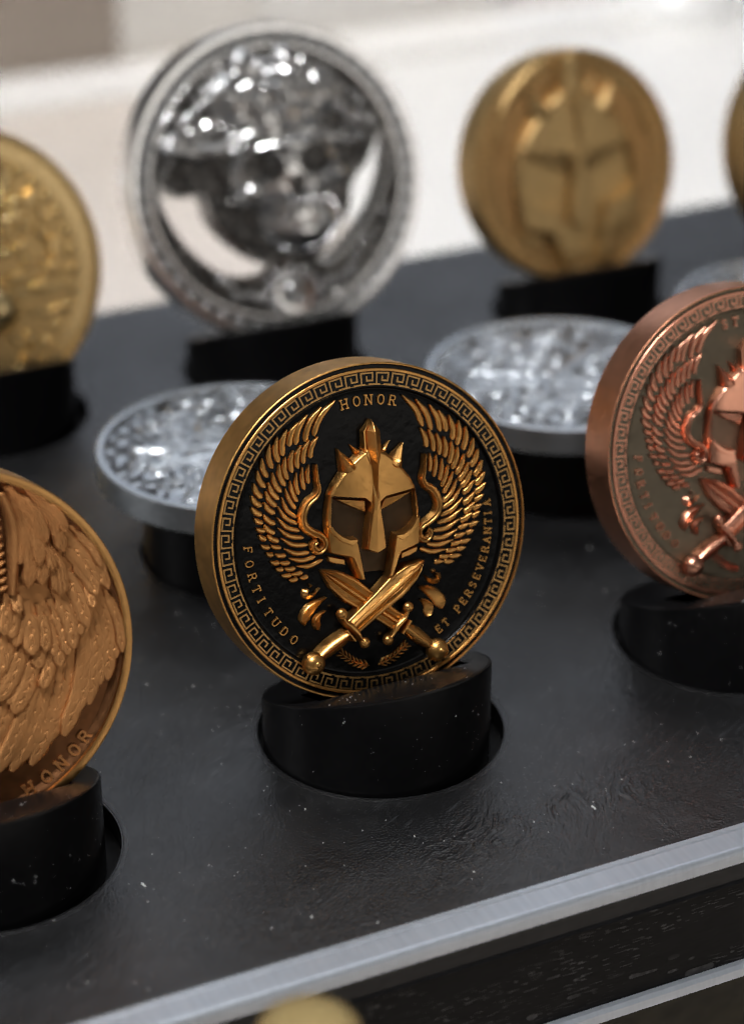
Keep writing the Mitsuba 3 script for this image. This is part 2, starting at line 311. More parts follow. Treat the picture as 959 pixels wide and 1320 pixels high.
scene['mat_side'] = {'type': 'twosided', 'bsdf': {'type': 'bumpmap', 'arbitrary': proc(lambda p, n, uv: fbm(p.x * 900, p.y * 900, p.z * 2600, 3), eps=8e-5), 'scale': 3e-5, 'bsdf': {
    'type': 'principled', 'base_color': proc(side_c), 'roughness': .3, 'specular': .06}}}
scene['mat_alu'] = {'type': 'twosided', 'bsdf': {'type': 'bumpmap', 'arbitrary': proc(lambda p, n, uv: fbm(p.x * 5200, p.y * 260, p.z * 260, 2), eps=6e-5), 'scale': 1.2e-5, 'bsdf': {
    'type': 'principled', 'base_color': proc(lambda p, n, uv: mix([.33, .365, .41], [.44, .475, .525], .55 * fbm(p.x * 2600, p.y * 150, p.z * 150, 3) + .45 * fbm(p.x * 45, p.y * 400, p.z * 400, 3))), 'metallic': .75, 'roughness': .42, 'specular': .5}}}
paint('mat_low_panel', (.012, .010, .004), .4, spec=.15, var=.6, freq=500.0, bump=1.2e-4, bfreq=700.0)
paint('mat_table', (.58, .52, .465), .3, spec=.45, var=.05, freq=25.0)
paint('mat_white_card', (.71, .695, .67), .45, var=.03, freq=30.0)
paint('mat_cream_card', (.66, .63, .59), .6, var=.04, freq=30.0)
paint('mat_brown_card', (.30, .25, .21), .6, var=.08, freq=30.0)
paint('mat_dust', (.42, .42, .42), .9, var=.2)
# ------------------------------------------------------------------ the setting: table, what stands on it, the display case
Z_TAB = -32.0
COLS = [0, 56, 112]
STANDS = {'eagle': (-56.0, -4.0), 'hero': (0.0, 0.0), 'copper': (56.0, 1.0), 'gold': (-18.0, 116.0), 'skull': (34.0, 114.0), 'helmet': (96.0, 113.0), 'edge': (143.0, 101.0),
          'flat1': (3.6, 54.5), 'flat2': (59.8, 56.5), 'flat3': (110.0, 62.0)}
RS, RH = 15.24, 16.6

put('table_top', ply(trimesh.creation.box(bounds=[[-1400, -420, Z_TAB - 30], [1700, 1500, Z_TAB]]), False), bsdf='mat_table', kind='structure')

case = 'display_case'
labels[case] = {'label': 'black leather topped display case with pale metal edging, holding all the coin stands', 'category': 'display case'}
X0, X1, Y0, Y1 = -230.0, 330.0, -39.0, 151.0
outline = shapely.box(X0, Y0, X1, Y1)
holes = shapely.union_all([Point(x + .9, y + .5).buffer(RH, quad_segs=40) for x, y in STANDS.values()])
top = extrude(outline.difference(holes), -3.0, 0.0)
put('leather_top', ply(top, 30), case, bsdf='mat_leather', label='black creased leather top with round recesses')
lip = []
for x, y in STANDS.values():
    a = np.linspace(0, np.pi / 2, 5)
    prof = [(RH - .02, -3.0)] + [(RH - .02 + .35 * (1 - math.cos(t)), -.36 + .40 * math.sin(t)) for t in a] + [(RH + .8, .0)]
    m = lathe(prof, 96)
    m.apply_translation([x + .9, y + .5, 0])
    put('recess', ply(m, 40), case, bsdf='mat_leather')
put('recess_floor', ply(trimesh.creation.box(bounds=[[X0 + .5, Y0 + .5, -8], [X1 - .5, Y1 - .5, -3.3]]), False), case, bsdf='mat_recess')


def bar(prof, x0, x1):
    """a bar along x with the cross-section prof [(y, z), ...]"""
    m = trimesh.creation.extrude_polygon(Polygon(prof), x1 - x0, engine='earcut')
    v = np.asarray(m.vertices)
    m.vertices = np.stack([v[:, 2] + x0, v[:, 0], v[:, 1]], 1)
    m.fix_normals()
    return m


arc = [(-42.9 - .9 * math.sin(t), -.75 + .9 * math.cos(t)) for t in np.linspace(0, math.pi / 2, 7)]
put('edging', ply(bar([(-39.02, -2.9), (-39.02, .16), (-39.2, .30), (-39.9, .32), (-40.15, .16)] + arc + [(-43.8, -1.9), (-40, -2.9)], X0 - 1, X1 + 1), 25), case, bsdf='mat_alu', label='brushed pale metal strip along the front edge')
put('gasket', ply(bar([(-40.2, -2.92), (-43.9, -1.95), (-44.0, -4.2), (-40.2, -4.2)], X0, X1), False), case, bsdf='mat_stand')
put('bead_line', ply(bar([(-43.0, -4.22), (-44.15, -4.22), (-44.4, -4.45), (-44.15, -4.7), (-43.0, -4.7)], X0, X1), 20), case, bsdf='mat_stand')
put('side_panel', ply(bar([(-41.0, -4.72), (-44.0, -4.72), (-44.0, -17.3), (-41.0, -17.3)], X0, X1), False), case, bsdf='mat_side', label='scuffed black front side with pale flakes')
put('lower_edging', ply(bar([(-41, -17.32), (-44.7, -17.32), (-45.2, -17.7), (-45.3, -18.9), (-44.7, -19.3), (-41, -19.3)], X0, X1), 25), case, bsdf='mat_alu', label='second bright metal strip low on the side')
put('lower_panel', ply(bar([(-41, -19.32), (-44.2, -19.32), (-44.2, Z_TAB + .1), (-41, Z_TAB + .1)], X0, X1), False), case, bsdf='mat_low_panel')
put('body', ply(trimesh.creation.box(bounds=[[X0 + 1, -40.9, Z_TAB + .1], [X1 - 1, Y1 - 1, -8.1]]), False), case, bsdf='mat_recess')
# a low brass post with a rounded cap standing on the table in front of the case
lx, ly = -43.2, -75.0
po = 'brass_post'
labels[po] = {'label': 'short rounded brass post in front of the case, out of focus at the lower border', 'category': 'post'}
m = lathe([(0, 23.0), (2.6, 22.98), (4.1, 22.85), (4.9, 22.5), (5.2, 22.0), (5.3, 21.2), (5.3, 16), (4.8, 15.5)], 64)
put('cap', ply(m.apply_translation([lx, ly, 0]), 35), po, bsdf='mat_brass')
m = lathe([(3.6, 15.8), (3.6, -29.5), (5.6, -30.2), (6, -31), (6, Z_TAB + .05)], 64)
put('shaft', ply(m.apply_translation([lx, ly, 0]), 35), po, bsdf='mat_brass')


# blurred pale things behind the case
def card(key, x0, x1, y0, y1, h, bsdf, label, yaw=0, cat='box'):
    m = trimesh.creation.box(bounds=[[-(x1 - x0) / 2, -(y1 - y0) / 2, 0], [(x1 - x0) / 2, (y1 - y0) / 2, h]])
    m.apply_transform(trimesh.transformations.rotation_matrix(math.radians(yaw), [0, 0, 1]))
    m.apply_translation([(x0 + x1) / 2, (y0 + y1) / 2, Z_TAB + .05])
    return put(key, ply(m, False), bsdf=bsdf, label=label, category=cat)


card('board', -160, 420, 364, 393, 1.5, 'mat_white_card', 'long narrow white board lying behind the case', cat='board')
card('brown_box', 20, 106, 395, 470, 60, 'mat_brown_card', 'blurred grey-brown box standing behind the white board')
card('cream_box', 106.5, 151, 396, 470, 58, 'mat_cream_card', 'blurred cream box between the brown box and the white box')
card('white_box', 152, 232, 397, 470, 64, 'mat_white_card', 'blurred white box beside the cream box')
m = lathe([(0, 15.5), (8, 14.6), (14, 12.0), (18, 7.5), (20, 2.0), (20.2, 0.1)], 64)
put('added_glazed_dome', ply(m.apply_translation([283, 372, Z_TAB + .7]), True), bsdf='mat_glaze', label='added shiny white dome behind the dull gold helmet coin, giving a bright highlight', category='dome')  # added object; its gloss makes the bright patch in the background

card('added_pale_sheet', 112, 420, 160, 362, .6, 'mat_white_card', 'added white sheet on the table, standing for brighter light behind the right half of the case', cat='paper')  # added sheet; its pale colour stands for brighter light on the right

# ------------------------------------------------------------------ coin stands
def stand_mesh(h0=8.6, k=-.423, slot=None):
    n = 128
    a = np.linspace(0, 2 * np.pi, n, endpoint=False)
    rings = []
    for r, dz in ((RS - .3, None), (RS, None), (RS, -.55), (RS - .16, -.16), (RS - .6, 0.0)):
        x, y = r * np.cos(a), r * np.sin(a)
        if dz is None:
            z = np.full(n, -3.2 if r < RS else -2.9)
        else:
            z = h0 + k * y + dz
        rings.append(np.stack([x, y, z], 1))
    V = np.vstack(rings + [[[0, 0, -3.2], [0, 0, h0]]])
    F, j = [], np.arange(n)
    q = (j + 1) % n
    for i in range(len(rings) - 1):
        A, Bq, C, D = i * n + j, i * n + q, (i + 1) * n + q, (i + 1) * n + j
        F += [np.c_[A, Bq, C], np.c_[A, C, D]]
    e = (len(rings) - 1) * n
    F += [np.c_[q, j, np.full(n, len(V) - 2)], np.c_[e + j, e + q, np.full(n, len(V) - 1)]]
    m = trimesh.Trimesh(V, np.vstack(F), process=False)
    if slot is not None:
        mm = manifold3d.Manifold(manifold3d.Mesh(m.vertices.astype(np.float32), m.faces.astype(np.uint32)))
        b = trimesh.creation.box(bounds=slot)
        M = np.eye(4)
        L = math.radians(16)
        M[:3, 1], M[:3, 2] = [0, math.sin(L), math.cos(L)], [0, -math.cos(L), math.sin(L)]
        b.apply_transform(M)
        b.apply_translation([0, 0, 30.4])
        bb = manifold3d.Manifold(manifold3d.Mesh(b.vertices.astype(np.float32), b.faces.astype(np.uint32)))
        o = (mm - bb).to_mesh()
        m = trimesh.Trimesh(o.vert_properties[:, :3], o.tri_verts, process=False)
    return m


st_wedge = ply(stand_mesh(slot=[[-10.8, -25.0, -6.6], [10.8, 5, .15]]), 30)
st_flat = ply(stand_mesh(13.6, 0.0), 30)
ST_LABEL = {'eagle': 'black round stand holding the brown bronze feather coin', 'hero': 'black round stand with dust specks holding the winged helmet coin in gold and black',
            'copper': 'black round stand holding the reddish copper coin', 'gold': 'black round stand holding the bright gold coin in the back row',
            'skull': 'black round stand under the silver skull coin', 'helmet': 'black round stand under the dull gold helmet coin',
            'edge': 'black round stand at the far end of the back row, cut by the picture edge', 'flat1': 'black stand under the flat silver coin beside the brown bronze feather coin',
            'flat2': 'black stand under the flat silver coin beside the copper coin', 'flat3': 'black stand under the flat silver coin hidden behind the copper coin'}
for k, (x, y) in STANDS.items():
    put('coin_stand', st_flat if k.startswith('flat') else st_wedge, M=T4().translate([x * MM, y * MM, 0]), bsdf='mat_stand',
        label=ST_LABEL[k], category='coin stand', group='black coin stands')


# ------------------------------------------------------------------ the winged helmet coin (built once, struck twice)
R, TH = 22.0, 6.4
FZ = -.75
P = []          # (name, shape, bsdf role, parent index or None, kind)


def add(nm, mesh, role, parent=None, smooth=35, kind=None, label=None):
    P.append((nm, mesh if isinstance(mesh, dict) else ply(mesh, smooth), role, parent, kind, label))
    return len(P) - 1


RIM = [(0, FZ - .4), (21.62, FZ - .4), (21.66, -.22), (21.74, -.05), (21.84, -.02), (21.95, -.10), (R, -.28), (R, -TH + .3), (R - .3, -TH), (0, -TH)]
add('rim', lathe(RIM, 256), 'edge', smooth=30)
FIELD = [(0, FZ), (18.35, FZ), (18.55, FZ + .05), (18.72, -.30), (18.84, -.22), (18.98, -.24), (19.05, -.38), (20.75, -.38), (20.9, -.40), (21.2, -.42), (21.4, -.46), (21.64, -.44)]
rs = np.linspace(0, 18.35, 24)
add('enamel_field', lathe([(r, FZ) for r in rs] + FIELD[2:], 256), 'field', smooth=40)
add('inner_ring', lathe([(20.74, -.5), (20.78, -.16), (20.86, -.10), (21.08, -.10), (21.16, -.17), (21.2, -.5)], 256), 'hi', smooth=30)

# Greek key border
NK = 58
kb = add('key_border', lathe([(18.90, -.45), (18.93, -.29), (19.02, -.26), (19.10, -.30), (19.13, -.45)], 256), 'key', smooth=30)
r0, r1 = 19.12, 20.58


def key_mesh():
    w = 2 * math.pi * 19.85 / NK
    s = r1 - r0
    pts = [(0.02, 0), (0.02, 1), (.76, 1), (.76, .33), (.38, .33), (.38, .66)]
    line = LineString([((x - .5) * w * .98, (y - .5) * s) for x, y in pts])
    line2 = LineString([((x - .5) * w * .98, (y - .5) * s) for x, y in [(.02, 0), (.22, 0)]])
    line3 = LineString([((x - .5) * w * .98, (y - .5) * s) for x, y in [(.56, 0.0), (1.0, 0.0)]])
    ms = []
    for l in (line, unary(line2, line3)):
        g = l.buffer(.105, cap_style=3, join_style=2)
        ms.append(chamfered(g, -.5, -.20 if l is line else -.205, .07))
    m = trimesh.util.concatenate(ms)
    v = np.asarray(m.vertices)
    rr = 19.85 + v[:, 1]
    a = -v[:, 0] / 19.85
    m.vertices = np.stack([rr * np.sin(-a), rr * np.cos(a), v[:, 2]], 1)
    return m


def unary(*g):
    return shapely.union_all(g)


km = ply(key_mesh(), False)
for i in range(NK):
    P.append(('key', km, 'key', kb, None, i * 360.0 / NK))

# lettering: slab-serif strokes on a unit box
GLYPH = {
    'H': [[(0, 0), (0, 1)], [(.62, 0), (.62, 1)], [(0, .5), (.62, .5)]],
    'O': [[(.35 + .35 * math.cos(t), .5 + .5 * math.sin(t)) for t in np.linspace(0, 2 * math.pi, 17)]],
    'N': [[(0, 0), (0, 1), (.64, 0), (.64, 1)]],
    'R': [[(0, 0), (0, 1), (.38, 1), (.56, .88), (.56, .64), (.38, .52), (0, .52)], [(.34, .52), (.62, 0)]],
    'F': [[(0, 0), (0, 1), (.56, 1), (.56, .84)], [(0, .52), (.42, .52)]],
    'T': [[(.33, 0), (.33, 1)], [(0, .84), (0, 1), (.66, 1), (.66, .84)]],
    'I': [[(.16, 0), (.16, 1)]],
    'U': [[(0, 1), (0, .3), (.12, .06), (.31, 0), (.50, .06), (.62, .3), (.62, 1)]],
    'D': [[(0, 0), (0, 1), (.34, 1), (.58, .78), (.62, .5), (.58, .22), (.34, 0), (0, 0)]],
    'E': [[(.56, .16), (.56, 0), (0, 0), (0, 1), (.56, 1), (.56, .84)], [(0, .52), (.42, .52)]],
    'P': [[(0, 0), (0, 1), (.38, 1), (.56, .88), (.56, .62), (.38, .48), (0, .48)]],
    'S': [[(.54, .82), (.42, .97), (.2, 1), (.04, .86), (.08, .64), (.3, .52), (.52, .38), (.56, .16), (.4, .02), (.16, .02), (.02, .18)]],
    'V': [[(0, 1), (.32, 0), (.64, 1)]],
    'A': [[(0, 0), (.32, 1), (.64, 0)], [(.12, .34), (.52, .34)]],
    'G': [[(.58, .82), (.42, .98), (.2, .96), (.03, .7), (.03, .3), (.2, .04), (.42, .02), (.6, .2), (.6, .44), (.38, .44)]],
}
SERIF = {'H': [(0, 0), (0, 1), (.62, 0), (.62, 1)], 'N': [(0, 0), (0, 1), (.64, 1)], 'R': [(0, 0), (.66, 0)], 'F': [(0, 0)], 'T': [(.33, 0)], 'I': [(.16, 0), (.16, 1)], 'U': [(0, 1), (.62, 1)],
         'P': [(0, 0)], 'V': [(0, 1), (.64, 1)], 'A': [(0, 0), (.64, 0)]}


def glyph(ch, h, z0, z1, sw=.066):
    g = [LineString(l).buffer(sw, quad_segs=3) for l in GLYPH[ch]] + [shapely.box(x - .19, (y - .065), x + .19, y + .065) for x, y in SERIF.get(ch, [])]
    g = shapely.affinity.scale(shapely.affinity.translate(shapely.union_all(g), -.32, -.5), h, h, origin=(0, 0))
    return chamfered(g, z0, z1, .07)


def word(nm, text, r, a0, a1, h, inward, role='hi', z0=FZ - .1, z1=FZ + .42, target=None):
    """letters along an arc from angle a0 to a1 (degrees, 0 = right, 90 = up)"""
    par = (add if target is None else target)(nm, glyph(text[0], h, z0, z1).apply_transform(arc_m(r, a0, inward)), role, smooth=False)
    for i, ch in enumerate(text[1:], 1):
        if ch == ' ':
            continue
        a = a0 + (a1 - a0) * i / (len(text) - 1)
        (add if target is None else target)('letter', glyph(ch, h, z0, z1).apply_transform(arc_m(r, a, inward)), role, par, False)


def arc_m(r, a, inward):
    t = math.radians(a)
    rot = t + math.pi / 2 if inward else t - math.pi / 2
    return trimesh.transformations.translation_matrix([r * math.cos(t), r * math.sin(t), 0]) @ trimesh.transformations.rotation_matrix(rot, [0, 0, 1])


word('inscription', 'HONOR', 17.15, 101.3, 78.7, 1.20, False)
word('inscription', 'FORTITUDO', 17.0, 182.0, 229.0, 1.04, True)
word('inscription', 'ET PERSEVERANTIA', 16.75, -56.0, 7.5, .98, True)


# wings
def feather(tip, base, w, bow=.13, h=.50):
    a, b = np.array(base, float), np.array(tip, float)
    d = b - a
    L = np.linalg.norm(d)
    pn = np.array([d[1], -d[0]]) / L
    if pn[0] * -.7 + pn[1] * -.7 < 0:
        pn = -pn
    mid = (a + b) / 2 + pn * L * bow
    b2 = b + d * .05
    return sweep([a, mid, b2], lambda s: w * np.minimum(1, (s / .12 + .25)) ** .6 * np.clip((1.02 - s) / .42, .06, 1) ** .62,
                 lambda s: h * (.70 + .45 * s), FZ, n=13, drop=.15,
                 prof=[(-1, 0), (-.86, .66), (-.5, .92), (0, 1.0), (.5, .90), (.86, .62), (1, 0)])


for side in (0, 1):
    wi = None
    for row, w in (('W1', .42), ('W2', .39), ('W3', .32)):
        for i, (t, b) in enumerate(TB[row]):
            L = math.dist(t, b)
            ww = w if L > 1.75 else w * .86
            if row == 'W3' and i > 6:
                ww = .33
            m = feather(t, b, ww, .10 if row != 'W3' else (.06 if i < 5 else .12))
            if side:
                m = mirror(m)
            if wi is None:
                wi = add('wing', m, 'hi', smooth=50)
            else:
                add('feather', m, 'hi', wi, 50)

# scrolls beside the helmet, curled leaves, petals, laurel
for side in (0, 1):
    f = mirror if side else (lambda q: q)
    add('scroll', f(sweep(TB['SCROLL'], lambda s: .22 + .42 * np.clip(s / .35, 0, 1) - .16 * np.clip((s - .6) / .4, 0, 1), 1.0, FZ, n=60, drop=.2,
                          prof=[(-1, 0), (-.85, .6), (-.5, .95), (-.15, .9), (0, .72), (.15, .9), (.5, .95), (.85, .6), (1, 0)])), 'hi', smooth=50)
    for i, c in enumerate(TB['PET']):
        wv = (.85, .62, .42, .28)[i]
        add('petal', f(sweep(c, lambda s, wv=wv: wv * np.clip(np.minimum(s / .6 + .12, (1.02 - s) / .16), .05, 1) ** .8, .75, FZ, n=22, drop=.2,
                             prof=[(-1, 0), (-.9, .7), (-.6, 1), (.0, .55), (.6, .42), (1, 0)])), 'hi', smooth=50)
    la = resample(TB['LAU'], 16)
    lm = add('laurel', f(sweep(TB['LAU'], .09, .3, FZ, n=16, drop=.1)), 'hi', smooth=50)
    for i in range(2, 16, 2):
        d = la[i] - la[i - 1]
        d /= np.linalg.norm(d)
        for sg in (-1, 1):
            nrm = np.array([-d[1], d[0]]) * sg
            e = la[i - 1] + nrm * .62 + d * .75
            add('leaf', f(sweep([la[i - 1] + nrm * .08, (la[i - 1] + e) / 2 + nrm * .08, e], lambda s: .15 * np.sin(np.pi * np.clip(s, .04, .97)) ** .8, .36, FZ, n=7, drop=.1)), 'hi', lm, 50)

# helmet
ml = lambda p: list(p) + mx(p)[::-1]
HEAD = Polygon(ml(TB['HEAD'])).buffer(.02).buffer(0)
HEAD = HEAD.union(shapely.box(-1.3, 9.5, 1.3, 11.2)).buffer(.25).buffer(-.25)
EYE = shapely.union_all([Polygon(TB['EYE']).buffer(0), Polygon(mx(TB['EYE'])).buffer(0), Polygon([(-1.6, -1.7), (1.6, -1.7), (1.35, -6.2), (-1.35, -6.2)])])


def zdome(X, Y):
    return FZ + .42 + 1.55 * np.sqrt(np.clip(1 - (X / 7.3) ** 2 - (np.clip(Y - 3, 0, 9) / 9.6) ** 2 * .75, .0, 1))


def shell(X, Y):
    z = FZ - .1 + (zdome(X, Y) - FZ + .1) * bev(sd(HEAD, X, Y), .55)
    de = sd(EYE, X, Y)
    return np.where(de > -.16, np.minimum(z, FZ - .2 + (z - FZ + .2) * np.clip(-de / .16, 0, 1)), z)


helm = add('helmet', hf(shell, (-7, -6.4, 7, 11.6), .085, FZ - .12), 'hi', smooth=30)
add('face_recess', hf(lambda X, Y: FZ + .22 + .18 * np.cos(X * .2) - 2.0 * (sd(HEAD.buffer(-.25), X, Y) < 0), (-6.6, -5.9, 6.6, 6), .14, FZ - .1), 'dull', helm, 30, label='darker grey bronze face behind the eye openings')
for side in (0, 1):
    f = mirror if side else (lambda q: q)
    ck = Polygon(TB['CHEEK']).buffer(0)
    hi = Polygon(TB['CHEEKHI']).buffer(0)
    c = add('cheek_guard', f(plate(ck, FZ, lambda X, Y: zdome(X, Y) + .30 - .05 * np.abs(Y + 2), .22, .075)), 'hi', helm, 30)
    add('cheek_rim', f(plate(hi, FZ, lambda X, Y: zdome(X, Y) + .30 + .30 * np.clip((-.1 - Y + (X + 6.6) * -.35 + 1.6) / 2.0, 0, 1), .16, .065)), 'hi', helm, 30)
    add('neck_plate', f(plate(Polygon(TB['PLATE']), FZ, lambda X, Y: FZ + .75 + 0 * X, .15, .07)), 'hi', helm, 30)
    add('brow', f(plate(Polygon(TB['BROW']), FZ, lambda X, Y: FZ + .30 + 1.05 * np.clip((Y - 2.6) / 2.4, 0, 1) + .10 * (X + 6), .10, .07)), 'hi', helm, 30)
    for i, (b, t) in enumerate(TB['SPIKES']):
        big = i == 0
        if i == 1:
            continue
        b, t = np.array(b), np.array(t)
        w = (1.15, .50, .40)[i]
        cone = sweep([b - (t - b) * .22, b + (t - b) * .4, t], lambda s, w=w: w * np.clip(np.minimum(s / .18 + .3, (1.01 - s) / .78), .03, 1), lambda s, w=w: w * 1.5 * np.clip(np.minimum(s / .15 + .2, (1.03 - s) / .7), .1, 1),
                     FZ + (.5 if big else .25), n=16, drop=1.0, prof=[(-1, 0), (-.75, .55), (-.35, .9), (0, 1), (.3, .82), (.7, .5), (1, 0)])
        add('spike', f(cone), 'hi', helm, 40)

NY = [8.0, 4.6, 2.7, 1.2, -1.9, -2.8]
NW = [.55, .72, .85, 1.14, 1.52, 1.30]


def nose(X, Y):
    w = np.interp(Y, NY[::-1], NW[::-1])
    z = 1.62 - .07 * np.clip(4 - Y, 0, 8) * .6 + .16 * (1 - np.abs(X) / w)
    edge = np.clip((w - np.abs(X)) / .30, 0, 1)
    bot = np.clip((Y + 2.62 - .42 * np.abs(X)) / .28, 0, 1)
    topf = np.clip((8.2 - Y) / 3.5, 0, 1) ** .5
    return np.where((w - np.abs(X) > 0) & (Y < 8.2), FZ - .1 + (z - FZ + .1) * np.minimum(edge, bot) ** .6 * (.25 + .75 * topf), -3)


add('nose_guard', hf(nose, (-1.7, -3.1, 1.7, 8.0), .06, FZ - .1), 'hi', helm, 25)
CR = [(14.7, .02), (13.3, 1.16), (10.8, 1.20), (8.6, .42), (6.6, .30), (4.6, .26), (3.1, .05)]


def crest(X, Y):
    y, w = np.array([c[0] for c in CR])[::-1], np.array([c[1] for c in CR])[::-1]
    ww = np.interp(Y, y, w)
    zt = np.interp(Y, [3.1, 6, 9, 13.3, 14.7], [1.75, 2.05, 2.35, 1.5, .45])
    low = np.interp(Y, [3, 8.6, 10.8, 14], [1.5, 1.3, .6, .2])
    u = np.abs(X) / np.maximum(ww, 1e-3)
    inner = np.where(X < 0, zt - (zt - low + .35) * np.clip(u / .80, 0, 1), zt - (zt - low) * u)
    rim = np.where((X < 0) & (u > .80) & (ww > .6), low + .15, inner)
    return np.where((u < 1) & (Y > 3.1) & (Y < 14.7), rim, -3)


add('crest', hf(crest, (-1.4, 3.0, 1.4, 14.9), .06, FZ - .1), 'hi', helm, 25)

# crossed short swords
BL = [(-1, 0), (-.97, .62), (-.86, .72), (-.74, .66), (-.68, .48), (-.30, .80), (-.22, .62), (-.05, 1.0), (.10, .98), (.24, .62), (.32, .80), (.68, .48), (.74, .66), (.86, .72), (.97, .62), (1, 0)]


def sword(S, z, order):
    han, bl, pom = S['han'], S['bl'], S['pom'][0]
    d = np.array(bl[1]) - bl[0]
    s = add('sword', sweep(bl, lambda s: np.interp(s, [0, .06, .35, .62, .82, .95, 1], [1.25, 1.25, 1.40, 1.70, 1.28, .45, .05]), lambda s: np.interp(s, [0, .9, 1], [1.0, .9, .4]),
                           lambda s: z + 0 * s, n=40, prof=BL, drop=.9), 'hi', smooth=25, label='lower left hilt, blade on top' if order else None)
    add('grip', sweep([np.array(han[0]), np.array(han[1])], lambda s: .72 + .22 * np.sin(s * np.pi), 1.05, z - .05, n=20, drop=.9,
                      prof=[(-1, 0), (-.85, .5), (-.5, .9), (-.16, 1.0), (-.10, .62), (.10, .62), (.16, 1.0), (.5, .9), (.85, .5), (1, 0)]), 'hi', s, 45)
    add('pommel', dome(pom[0], pom[1], z + .30, 1.52, 1.45), 'hi', s, True)
    add('pommel_cap', dome(pom[0] + .12, pom[1] + .1, z + 1.62, .42, .28, sub=2), 'hi', s, True)
    g = S['gua']
    add('guard', sweep(g, lambda s: .30 + .26 * np.exp(-((s - .5) / .22) ** 2), .75, z + .45, n=34, drop=1.2), 'hi', s, 50)
    for e in (g[0], g[-1]):
        add('guard_ball', dome(e[0], e[1], z + .62, .72, .72, sub=2), 'hi', s, True)
    u = d / np.linalg.norm(d)
    add('collar', sweep([np.array(han[1]) + u * .0 + np.array([-u[1], u[0]]) * 1.0, np.array(han[1]) - np.array([-u[1], u[0]]) * 1.0], .30, 1.15, z, n=8, drop=.9), 'hi', s, 50)


sword(TB['SW2'], -.40, 0)
sword(TB['SW'], .25, 1)


def strike(key, M, roles, label, texts=True, skip=None):
    """one coin from the parts P: the same relief in another metal"""
    labels[key] = {'label': label, 'category': 'coin'}
    made = {}
    for i, (nm, shp, role, par, kind, extra) in enumerate(P):
        if skip and skip(par, i):
            continue
        m = M
        lab = None
        if isinstance(extra, float):
            m = M @ T4().rotate([0, 0, 1], extra)
        made[i] = put(nm, shp, key if par is None else made[par], m, roles[role], kind, lab if not isinstance(extra, str) else extra)


ROLL = -6.1
strike('winged_helmet_coin', frame_at((-.5, 0, 30.4), 16, ROLL), {'edge': 'mat_bronze_edge', 'field': 'mat_enamel', 'hi': 'mat_bronze', 'key': 'mat_bronze_key', 'dull': 'mat_bronze_shaded'},
       'golden bronze coin with black field showing a winged helmet over two crossed swords')
words = [i for i, p in enumerate(P) if p[0] == 'inscription']
strike('winged_helmet_coin_001', frame_at((57, 1.0, 30.3), 16, ROLL, scale=1.0), {'edge': 'mat_copper_edge', 'field': 'mat_taupe', 'hi': 'mat_copper', 'key': 'mat_copper', 'dull': 'mat_copper_dull'},
       'reddish copper coin with grey-brown field and a winged helmet, cut by the picture edge', skip=lambda par, i: words[0] in (i, par))
MC = frame_at((57, 1.0, 30.3), 16, ROLL)
wi = None
for i, ch in enumerate('ST'):
    shp = ply(glyph(ch, 1.20, FZ - .1, FZ + .42).apply_transform(arc_m(17.15, 101.3 - 5.65 * i, False)), False)
    wi = put('inscription', shp, 'winged_helmet_coin_001', MC, 'mat_copper') if wi is None else put('letter', shp, wi, MC, 'mat_copper')


# ------------------------------------------------------------------ the other coins
def coin_body(key, Rc, M, edge, field, label, th=TH, fz=-.7, rimw=1.1, cat='coin'):
    labels[key] = {'label': label, 'category': cat}
    put('rim', ply(lathe([(0, fz - .5), (Rc - rimw - .12, fz - .5), (Rc - rimw, fz + .1), (Rc - rimw + .12, -.08), (Rc - rimw + .35, 0), (Rc - .4, 0), (Rc - .12, -.1), (Rc, -.35), (Rc, -th + .35), (Rc - .35, -th), (0, -th)], 192), 30), key, M, edge)
    put('field', ply(lathe([(r, fz) for r in np.linspace(0, Rc - rimw - .02, 12)], 128), 30), key, M, field)


# brown bronze coin with long feathers
k = 'eagle_coin'
M = frame_at((-57., -3., 28.6), 16)
coin_body(k, 22.5, M, 'mat_brown_rim', 'mat_brown_field', 'brown bronze coin covered with long barbed feathers, cut by the picture edge', rimw=1.2, fz=-1.0)
FZ2 = -1.0
put('inner_ledge', ply(lathe([(20.2, FZ2 - .02), (20.6, FZ2 + .12), (21.0, FZ2 + .42), (21.35, FZ2 + .5), (21.4, FZ2 - .1)], 192), 40), k, M, 'mat_brown_field')


